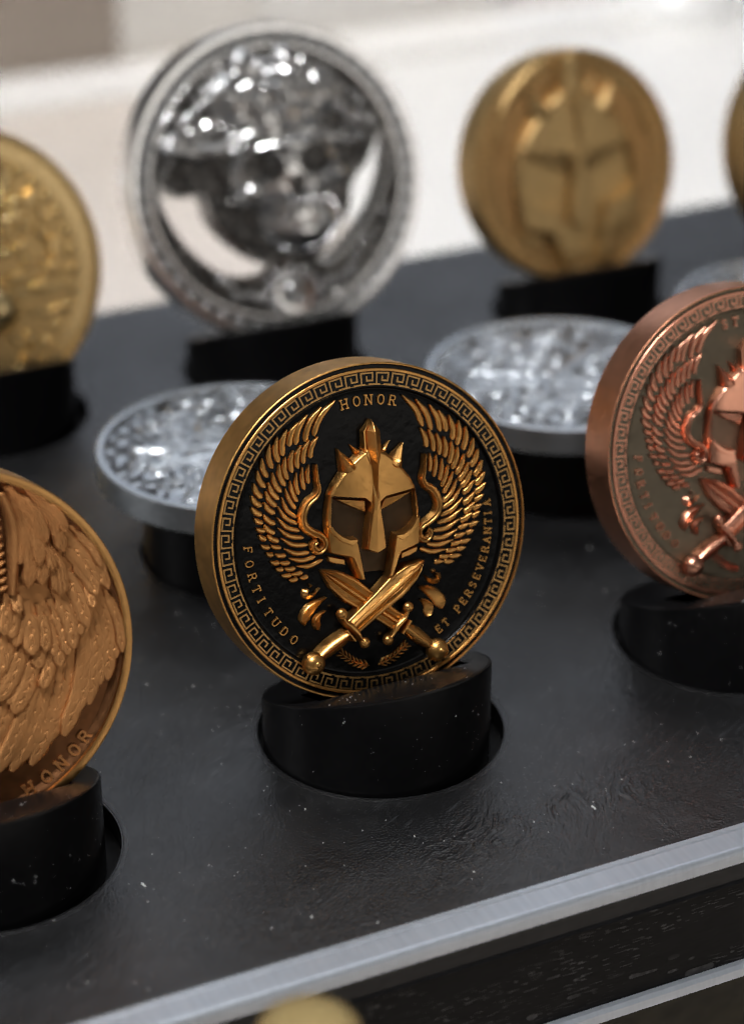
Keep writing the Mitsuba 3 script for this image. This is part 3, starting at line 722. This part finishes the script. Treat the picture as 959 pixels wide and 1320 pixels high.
def big_feather(tip, base, w, z, h=.42, barbs=True, bow=.08):
    a, b = np.array(base, float), np.array(tip, float)
    d = b - a
    L = np.linalg.norm(d)
    pn = np.array([d[1], -d[0]]) / L
    if pn[0] < 0:
        pn = -pn
    c = resample([a, (a + b) / 2 + pn * L * bow, b], 64)
    tree = cKDTree(c)
    tang = np.gradient(c, axis=0)
    tang /= np.linalg.norm(tang, axis=1, keepdims=True)

    def f(X, Y):
        dist, i = tree.query(np.stack([X.ravel(), Y.ravel()], 1))
        q = np.stack([X.ravel(), Y.ravel()], 1) - c[i]
        s = i / 63.0
        al = (q * tang[i]).sum(1)
        vv = q[:, 0] * -tang[i][:, 1] + q[:, 1] * tang[i][:, 0]
        ww = w * np.minimum(1, s / .25 + .45) * np.sqrt(np.clip((1.0 - s) / .16, 0, 1)) * np.where(s >= 1, 0, 1)
        ww = np.where(s > .999, 0, ww)
        u = np.abs(vv) / np.maximum(ww, 1e-3)
        prof = np.clip(1 - .25 * u ** 2 - .75 * u ** 7, -1, 1)
        zz = z + h * (.35 + .65 * s) * prof + .62 * s
        if barbs:
            ph = (s * L / 1.5 - np.abs(vv) * .75 + (vv > 0) * .4)
            g = np.clip(1 - np.abs((ph % 1) - .5) * 8, 0, 1)
            g2 = np.clip(1 - np.abs(vv) / .09, 0, 1)
            on = np.clip((.75 - u) * 6, 0, 1) * np.clip(s * 8, 0, 1) * np.clip((.93 - s) * 12, 0, 1)
            zz = zz - np.maximum(g * .20 * np.clip(1.0 - u * 2.0, 0, 1), g2 * .07) * on
        else:
            g = np.clip(1 - np.abs(((vv / w * 2.2) % 1) - .5) * 6, 0, 1)
            zz = zz - g * .18 * np.clip((.8 - u) * 6, 0, 1)
        zz = np.where((u > 1) | (ww < 1e-3), z - .8, zz)
        return zz.reshape(X.shape)
    x0, y0 = np.minimum(a, b) - w - L * bow - .2
    x1, y1 = np.maximum(a, b) + w + L * bow + .2
    return hf(f, (x0, y0, x1, y1), .075, z - .5)


root = (plate(Polygon([(8.9, 17.9), (10.6, 17.6), (13.2, 16.6), (16.2, 13.5), (18.6, 8.5), (19.2, 3), (18.0, -3), (14.5, -7), (9.0, -11), (3.5, -11), (3.0, -6), (6, 0), (8.0, 4.5), (9.6, 9)]), FZ2, lambda X, Y: FZ2 + .34 + 0 * X, .5, .15))


def other(m):
    m = mirror(m)
    m.apply_translation([3.2, 0, 0])
    return m


wings = [put('wing', ply(f(root), 30), k, M, 'mat_brown_bronze') for f in (lambda q: q, other)]
efs = sorted(TB['EF'], key=lambda q: -q[0][0])
mids = [[[(p[0][c] + q[0][c]) / 2 + (.35, .9)[c] for c in (0, 1)], [(p[1][c] + q[1][c]) / 2 for c in (0, 1)], (p[2] + q[2]) / 2] for p, q in zip(efs, efs[1:])]
ems = sorted(TB['EM'], key=lambda q: -q[0][0] - q[0][1] * .3)
mids2 = [[[(p[0][c] + q[0][c]) / 2 + (.2, .3)[c] for c in (0, 1)], [(p[1][c] + q[1][c]) / 2 for c in (0, 1)], (p[2] + q[2]) / 2] for p, q in zip(ems, ems[1:]) if math.dist(p[0], q[0]) < 4.5]
for lst, z, barbs, bow in ((mids, FZ2 - .02, True, .07), (TB['EF'], FZ2 + .12, True, .07), (mids2, FZ2 + .30, True, .07), (TB['EM'], FZ2 + .46, True, .07), (TB['ES'], FZ2 + .80, False, .10)):
    for i, (t, b, w) in enumerate(lst):
        shp = big_feather(t, b, w * 1.22, z + .16 * (i % 3), barbs=barbs, bow=bow)
        for wk, f in zip(wings, (lambda q: q, other)):
            put('feather' if barbs else 'shoulder_feather', ply(f(shp), 28), wk, M, 'mat_brown_bronze')
hd = put('head', ply(sweep(TB['EBLADE'], lambda s: .55 + .25 * np.sin(s * np.pi), 1.0, FZ2 + .8, n=30, drop=1.4), 45), k, M, 'mat_brown_bronze')
for i in range(11):
    for j in range(2):
        y = 17.0 - i * 1.02
        put('neck_feather', ply(sweep([(8.4 - j * 1.35 - .05 * i, y), (7.8 - j * 1.35 - .05 * i, y - .35), (7.2 - j * 1.35 - .05 * i, y - .3)], lambda s: .42 * np.sin(np.pi * np.clip(s, .08, .95)) ** .6, .7, FZ2 + .55, n=8, drop=.9), 45), hd, M, 'mat_brown_bronze')
for lx2, ly2, ch in ((14.6, -14.0, 'R'), (13.0, -15.45, 'O'), (11.2, -16.75, 'N'), (9.1, -17.9, 'O'), (6.8, -18.9, 'H')):
    a = math.degrees(math.atan2(ly2, lx2))
    put('letter', ply(glyph(ch, 1.5, FZ2 - .1, FZ2 + .42, .10).apply_transform(arc_m(math.hypot(lx2, ly2), a, True)), False), k, M, 'mat_brown_bronze')

# bright gold coin at the back
k = 'gold_coin'
M = frame_at((-20.0, 116, 27.2), 16)
Rg = 23.9
coin_body(k, Rg, M, 'mat_gold', 'mat_gold_field', 'bright gold coin with scrollwork and a smooth round boss, in the back row', rimw=.9)
for r in (22.0, 21.2, 20.4):
    put('ring', ply(lathe([(r - .2, -.9), (r - .14, -.35), (r + .14, -.35), (r + .2, -.9)], 160), 30), k, M, 'mat_gold')
put('boss', ply(dome(4.6, -7.4, -1.2, 4.0, 3.4), True), k, M, 'mat_gold')
rnd = random.Random(21)
leaves = [(x, y) for x, y in TB['LG']['blob']]
while len(leaves) < 27:
    x, y = rnd.uniform(2, 17), rnd.uniform(-4, 15)
    if math.hypot(x, y) < 18.2 and min(math.dist((x, y), q) for q in leaves) > 1.7:
        leaves.append((x, y))
for i, (x, y) in enumerate(leaves):
    a, l = rnd.uniform(0, 6.28), rnd.uniform(.9, 1.5)
    ux, uy = math.cos(a) * l, math.sin(a) * l
    shp = (sweep([(x - ux, y - uy), (x + uy * .4, y - ux * .4), (x + ux, y + uy), (x + ux * .5 - uy * .5, y + uy * .5 + ux * .5)], lambda s: .82 * np.clip(np.minimum(s / .3 + .3, (1.02 - s) / .3), .1, 1), rnd.uniform(.9, 1.7), -.7, n=18, drop=.3))
    for f in (lambda q: q, mirror):
        put('scroll_leaf', ply(f(shp), 45), k, M, 'mat_gold')
gb = ply(dome(19.0, 0, -.75, .80, .75, sub=2), True)
for i in range(36):
    put('bead', gb, k, M @ T4().rotate([0, 0, 1], i * 10.0 - 38), 'mat_gold')
for c, w, hh in (([(5.5, -4.6), (12, -5.4), (18.0, -4.6)], .55, .6), ([(6.0, -2.8), (13, -3.6), (18.4, -2.2)], .35, .5), ([(4, 9), (7.2, 10), (9.5, 14), (8, 17)], 1.2, 1.2), ([(9, -8), (13, -9.2), (16.5, -8)], .45, .6)):
    shp = (sweep(c, lambda s, w=w: w * np.clip(np.sin(np.pi * np.clip(s, .08, .95)) * 1.6, .1, 1), hh, -.72, n=24, drop=.2))
    for f in (lambda q: q, mirror):
        put('ribbon', ply(f(shp), 45), k, M, 'mat_gold')

# silver coin with a skull in a hat, cut through beside the skull
k = 'skull_coin'
M = frame_at((36.0, 114, 34.7), 16, scale=1.085)
Rk = 25.0
labels[k] = {'label': 'large polished silver coin with a grinning skull in a hat between two crescent cut-outs', 'category': 'coin'}
cut = shapely.union_all([Polygon(resample(TB['KC1'] + TB['KC1'][:1], 80)).buffer(0), Polygon(resample(TB['KC2'] + TB['KC2'][:1], 80)).buffer(0)])
cut = cut.buffer(-.45).intersection(Point(0, 0).buffer(21.2, quad_segs=48))
disc_p = Point(0, 0).buffer(Rk - .8, quad_segs=64).difference(cut)
put('plate', ply(extrude(disc_p, -5.4, -1.0), 30), k, M, 'mat_silver_dark', label='dark antiqued plate cut through by two crescents')
put('band', ply(lathe([(21.9, -.95), (23.6, -.95)], 160), False), k, M, 'mat_silver_grey')


def ground(X, Y):
    d = np.minimum(21.1 - np.hypot(X, Y), -sd(cut, X, Y))
    w = meshkit.noise(np.stack([X * .25, Y * .25, np.full(X.shape, 4.0)], -1), 6) * 3
    s = np.abs(np.sin(X * .8 + 2.4 * w) * np.cos(Y * .8 + 2.0 * w))
    return np.where(d > .35, -.98 + .38 * s ** .7, -3)


put('engraved_ground', ply(hf(ground, (-21.3, -21.3, 21.3, 21.3), .16, -.985), 35), k, M, 'mat_silver_patina')
put('rim', ply(lathe([(Rk - 1.5, -5.5), (Rk - 1.55, -.5), (Rk - 1.3, -.05), (Rk - .6, 0), (Rk - .15, -.12), (Rk, -.5), (Rk, -TH + .5), (Rk - .4, -TH), (Rk - 1.3, -TH), (Rk - 1.5, -5.5)], 192), 40), k, M, 'mat_silver')
put('inner_ring', ply(lathe([(21.0, -1.1), (21.05, -.45), (21.3, -.3), (21.7, -.3), (21.95, -.45), (22, -1.1)], 160), 35), k, M, 'mat_silver')
for g in cut.geoms:
    ring = g.exterior
    c = np.array(ring.coords)
    put('crescent_edge', ply(sweep(c[::max(1, len(c) // 60)].tolist(), .28, .5, -1.02, n=90, drop=.2), 45), k, M, 'mat_silver')
nb = 46
for i in range(nb):
    a = 2 * math.pi * (i + .5) / nb
    put('bead', ply(dome(22.8 * math.cos(a), 22.8 * math.sin(a), -.95, .72, .62, sub=2), True), k, M, 'mat_silver')


def bumps(items, seed=0):
    """ellipsoids (x, y, rx, ry, angle, height) joined by their upper surface"""
    def f(X, Y):
        Z = np.full(X.shape, -9.0)
        for x, y, rx, ry, a, z0, h in items:
            t = math.radians(a)
            u, v = (X - x) * math.cos(t) + (Y - y) * math.sin(t), -(X - x) * math.sin(t) + (Y - y) * math.cos(t)
            e = 1 - (u / rx) ** 2 - (v / ry) ** 2
            Z = np.maximum(Z, np.where(e > 0, z0 + h * np.sqrt(np.clip(e, 0, 1)), -9))
        return Z
    return f


MR = M @ T4().scale([1, 1, 1.35])


def relief_noise(f, amp, fr, seed):
    def g(X, Y):
        p = np.stack([X * fr, Y * fr, np.full(X.shape, seed * 1.7)], -1)
        return f(X, Y) + amp * (1 - np.abs(2 * meshkit.noise(p, seed) - 1)) ** 2
    return g


def hn(X, Y):
    return (1 - np.abs(2 * meshkit.noise(np.stack([X * .55, Y * .55, np.full(X.shape, 2.3)], -1), 4) - 1)) ** 2 + .4 * meshkit.noise(np.stack([X * 1.3, Y * 1.3, np.full(X.shape, 1.3)], -1), 9)


hat_b = bumps([(1.0, 12.5, 9.5, 7.6, 0, -1.0, 3.4), (-5.5, 14.0, 5.0, 5.0, 40, -1.0, 2.8), (7.5, 13.0, 4.6, 5.2, -40, -1.0, 2.8), (-13.5, 9.3, 6.0, 2.2, 12, -1.0, 2.0), (-3.4, 18.6, 2.4, 3.2, 15, -1.0, 2.6), (3.0, 18.6, 2.2, 3.0, -15, -1.0, 2.6)])
put('hat', ply(hf(lambda X, Y: np.where(Y > 5 + .012 * X, hat_b(X, Y) + .4 * hn(X, Y) + .2 * np.sin(X * 1.6 + .5 * Y), -3), (-20, 4, 14, 22), .14, -1.1), 35), k, MR, 'mat_silver')
for c, w in (([(-19.4, 7.9), (-14, 6.6), (-8, 7.0), (-2, 8.8), (3, 8.6), (8, 6.4), (12, 5.0), (15, 5.6)], 1.35), ([(-16.5, 10.6), (-12, 13.5), (-7.5, 16.5), (-5.5, 20)], .6), ([(5.8, 19.4), (8.6, 15), (12, 10.4), (14.6, 6)], 1.0),
             ([(-3, 20.6), (-1.2, 17.2), (1.5, 17.4), (3, 20.4)], .6), ([(-1, 12), (3, 15), (5.5, 18)], .8)):
    put('hat_fold', ply(sweep(c, lambda s, w=w: w * (1 + .18 * np.sin(s * 40)) * np.clip(np.minimum(s / .2 + .3, (1.02 - s) / .2), .1, 1), lambda s: 1.1 + .25 * np.sin(s * 33 + w * 9), .6, n=36, drop=1.8), 45), k, MR, 'mat_silver')
sk = bumps([(1.4, 1.5, 9.6, 7.6, 0, -1.1, 3.0), (3.2, -6.0, 7.2, 6.0, 0, -1.1, 2.4), (8.6, .6, 3.4, 2.3, -25, -.4, 2.9), (-5.2, -.8, 3.2, 2.1, 30, -.4, 2.3), (2.4, 5.6, 7.4, 2.4, 0, -.4, 3.0)])
holes_k = [(-2.8, 2.9, 3.0, 2.6), (5.8, 3.1, 2.7, 2.3), (2.3, -.6, 1.2, 1.8), (-5.6, -5.2, 1.5, 2.6)]


def skull(X, Y):
    Z = sk(X, Y)
    for x, y, rx, ry in holes_k:
        e = ((X - x) / rx) ** 2 + ((Y - y) / ry) ** 2
        Z = np.where(Z > -5, Z - 3.2 * np.clip(1.25 - e, 0, 1) ** .7, Z)
    return Z + .16 * hn(X, Y)


skl = put('skull', ply(hf(skull, (-10, -12.5, 13, 9.5), .14, -1.2), 35), k, MR, 'mat_silver')
for i in range(7):
    put('tooth', ply(dome(-1.6 + i * 1.55, -3.3 - .12 * i - .25 * math.cos((i - 3) * .5), .85 - .06 * (i - 3) ** 2, .74, 1.1, 2.3, sub=2), True), skl, MR, 'mat_silver')
for i in range(6):
    put('tooth', ply(dome(-.6 + i * 1.45, -6.1 - .1 * i - .2 * math.cos((i - 2.5) * .5), .55 - .06 * (i - 2.5) ** 2, .66, 1.0, 1.9, sub=2), True), skl, MR, 'mat_silver')
ro = put('rosette', ply(lathe([(0, -1.0), (.6, .3), (1.1, .45), (1.5, -.1), (2.3, -.3), (2.6, .3), (3.2, .35), (3.5, -.2), (3.6, -1.1)], 64).apply_translation([.3, -17.6, 0]), 40), k, M, 'mat_silver')
for i in range(12):
    a = 2 * math.pi * i / 12
    put('rosette_petal', ply(dome(.3 + 4.5 * math.cos(a), -17.6 + 3.6 * math.sin(a), -.8, .75, .9, sub=2), True), ro, M, 'mat_silver')
rnd = random.Random(5)
for i in range(64):
    a = math.radians(360 * i / 64)
    rr = 18.6 + rnd.uniform(-.8, .8)
    x, y = rr * math.cos(a), rr * math.sin(a)
    if math.hypot(x - .3, y + 17.6) < 5.3 or cut.distance(Point(x, y)) < .9:
        continue
    put('scroll_bump', ply(dome(x, y, -1.0, rnd.uniform(.6, 1.0), .9, sub=2), True), k, M, 'mat_silver')

# dull gold helmet coin and its look-alike at the picture edge
HR = {P[i][0]: None for i in range(len(P))}
hidx = [i for i, p in enumerate(P) if i == helm or p[3] == helm]


def helmet_coin(key, c, Rc, label, s, dy):
    M = frame_at(c, 16, -2)
    coin_body(key, Rc, M, 'mat_old_gold', 'mat_old_gold_field', label, rimw=.8)
    put('inner_ring', ply(lathe([(Rc - 4.0, -.9), (Rc - 3.95, -.5), (Rc - 3.6, -.4), (Rc - 3.3, -.5), (Rc - 3.25, -.9)], 160), 30), key, M, 'mat_old_gold')
    n = 64
    bd = ply(dome(0, 0, -.72, .62, .45, sub=1), True)
    for i in range(n):
        a = 2 * math.pi * i / n
        put('bead', bd, key, M @ T4().translate([(Rc - 2.0) * math.cos(a) * MM, (Rc - 2.0) * math.sin(a) * MM, 0]), 'mat_old_gold')
    Mh = M @ T4().translate([0, dy * MM, .3 * MM]) @ T4().scale([s * 1.02, s, 1.25])
    made = {}
    for i in hidx:
        nm, shp, role, par, kind, extra = P[i]
        made[i] = put(nm, shp, key if i == helm else made[par], Mh, 'mat_old_gold')
    put('crest_blade', ply(sweep([(0, Rc - 1.6), (0, 10), (.2, -2.5)], lambda q: 1.9 - 1.2 * q, lambda q: 2.6 + .5 * np.sin(q * np.pi), -.75, n=30, drop=.3, prof=[(-1, 0), (-.8, .55), (-.15, 1), (.15, .95), (.8, .5), (1, 0)]), 30), key, M, 'mat_old_gold')
    for sx in (-1, 1):
        put('plume', ply(sweep([(sx * 2.0, 20.3 if Rc > 20 else 18), (sx * 8, 17), (sx * 13.5, 11.5), (sx * 15.5, 4)], lambda q: 1.1 * np.clip(np.minimum(q / .2 + .2, (1.02 - q) / .5), .08, 1), .8, -.75, n=24, drop=.2), 45), key, M, 'mat_old_gold')


helmet_coin('helmet_coin', (94.3, 113, 29.2), 21.0, 'dull gold coin with a tall crested helmet, in the back row', 1.88, -6.6)
helmet_coin('helmet_coin_001', (143.5, 101, 29.8), 21.3, 'dull brown gold coin of which only a sliver shows at the picture edge', 1.88, -6.6)


# three flat silver coins with dense scrollwork
def silver_relief():
    rnd = np.random.default_rng(11)
    pts, wid, hgt = [], [], []
    for i in range(80):
        ang, rad = rnd.uniform(0, 2 * np.pi), 17.0 * np.sqrt(rnd.uniform(.02, 1))
        cx, cy, sg = rad * np.cos(ang), rad * np.sin(ang), rnd.choice([-1, 1])
        r0_, ph_ = rnd.uniform(1.3, 3.3), rnd.uniform(0, 6.28)
        t = np.linspace(0, 1, 70)
        rr = r0_ * (1 - .82 * t)
        th = ph_ + sg * t * 8.0
        q = np.stack([cx + rr * np.cos(th), cy + rr * np.sin(th)], 1)
        pts.append(q)
        wid.append(.58 - .25 * t)
        hgt.append(np.full(70, rnd.uniform(.35, .6)))
    # a bird's body with raised wings over the scrolls
    for q, w0, h0 in (([(-3, -9), (-1, -3), (1.5, 3), (.5, 8), (3.5, 10.5)], 2.3, 2.0), ([(0, 2), (-6, 6), (-11, 11)], 1.8, 1.7), ([(0, 0), (-7, 2.5), (-13.5, 5)], 1.6, 1.6), ([(1, 2), (7, 5), (12, 9)], 1.8, 1.7),
                      ([(1, 0), (8, 1.5), (14, 3)], 1.6, 1.6), ([(-2, -8), (2, -12), (7, -13.5)], 1.3, 1.5), ([(-2, -8), (-7, -11), (-10, -9)], 1.2, 1.4)):
        c = resample(q, 60)
        t = np.linspace(0, 1, 60)
        pts.append(c)
        wid.append(w0 * (1 - .6 * t))
        hgt.append(np.full(60, h0 * .48))
    pts, wid, hgt = np.vstack(pts), np.concatenate(wid), np.concatenate(hgt)
    tree = cKDTree(pts)

    def f(X, Y):
        q = np.stack([X.ravel(), Y.ravel()], 1)
        dd, ii = tree.query(q, k=24)
        z = (hgt[ii] * np.sqrt(np.clip(1 - (dd / wid[ii]) ** 2, 0, 1))).max(1)
        r = np.hypot(q[:, 0], q[:, 1])
        w = 3 * meshkit.noise(np.stack([q[:, 0] * .22, q[:, 1] * .22, np.full(len(q), 4.0)], -1), 6)
        g = np.abs(np.sin(q[:, 0] * 1.1 + 2.4 * w) * np.cos(q[:, 1] * 1.1 + 2.0 * w)) ** .6
        z = np.where(r < 20.15, -.86 + np.maximum(z * .85, .27 * g), -3)
        return z.reshape(X.shape)
    return hf(f, (-20.3, -20.3, 20.3, 20.3), .14, -.86)


rel = ply(silver_relief(), 30)
sbead = ply(dome(0, 0, -.72, .5, .5, sub=1), True)
FLAT = {'flat1': (24.0, 'flat silver coin with scrollwork on a black stand behind the brown bronze coin'), 'flat2': (140.0, 'flat silver coin with a beaded ring lying on a black stand beside the copper coin'),
        'flat3': (250.0, 'flat silver coin mostly hidden behind the copper coin, only its edge showing')}
for i, (fk, (rot, lab)) in enumerate(FLAT.items()):
    k = name('silver_coin')
    x, y = STANDS[fk]
    M = T4().translate([x * MM, y * MM, (13.65 + 4.4) * MM]) @ T4().rotate([0, 0, 1], rot)
    coin_body(k, 21.8, M, 'mat_silver_satin', 'mat_silver_dark', lab, th=4.4, rimw=1.5)
    put('relief', rel, k, M, 'mat_silver_satin')
    if fk == 'flat2':
        for j in range(90):
            a = 2 * math.pi * j / 90
            put('bead', sbead, k, M @ T4().translate([19.55 * math.cos(a) * MM, 19.55 * math.sin(a) * MM, 0]), 'mat_silver_satin')

# ------------------------------------------------------------------ dust and lint
rnd = random.Random(3)
fl = []


def speck(x, y, z, r, up=(0, 0, 1)):
    m = trimesh.creation.icosphere(subdivisions=0, radius=r)
    m.apply_scale([rnd.uniform(.6, 1.5), rnd.uniform(.6, 1.5), .6])
    m.apply_transform(trimesh.transformations.random_rotation_matrix(np.array([rnd.random() for _ in range(3)])))
    m.apply_translation([x, y, z])
    fl.append(m)


for i in range(700):
    x, y = rnd.uniform(-70, 75), rnd.uniform(-38, 60)
    if any(math.hypot(x - a - .9, y - b - .5) < RH + .3 for a, b in STANDS.values()):
        continue
    speck(x, y, .03, abs(rnd.gauss(0, .05)) + .026)
for (a, b) in list(STANDS.values())[:3]:
    for i in range(150):
        t, r = rnd.uniform(0, 2 * math.pi), RS * math.sqrt(rnd.random()) * .98
        x, y = r * math.cos(t), r * math.sin(t)
        if y < -7.2:
            speck(a + x, b + y, 8.6 - .423 * y + .02, abs(rnd.gauss(0, .045)) + .022)
    for i in range(70):
        t = rnd.uniform(math.pi * 1.1, math.pi * 2.05)
        speck(a + RS * math.cos(t), b + RS * math.sin(t), rnd.uniform(1, 12), abs(rnd.gauss(0, .035)) + .018)
put('dust', ply(trimesh.util.concatenate(fl), False), bsdf='mat_dust', kind='stuff', label='pale dust specks on the leather and the stands')
for x, y, a in ((17.3, -28.5, 70), (-24.5, -33.0, 10), (-40, -19, 100)):
    c = [(x, y), (x + .3 * math.cos(math.radians(a)), y + .5 * math.sin(math.radians(a))), (x + .3 * math.cos(math.radians(a + 30)), y + 1.0 * math.sin(math.radians(a)))]
    put('lint', ply(sweep(c, .12, .15, .02, n=8, drop=.02), 45), bsdf='mat_dust', label={0: 'small curled white lint flake on the leather near the front strip', 1: 'tiny round white crumb on the leather', 2: 'thin pale lint fibre on the leather beside the brown bronze coin'}[(17.3, -24.5, -40).index(x)], category='lint')
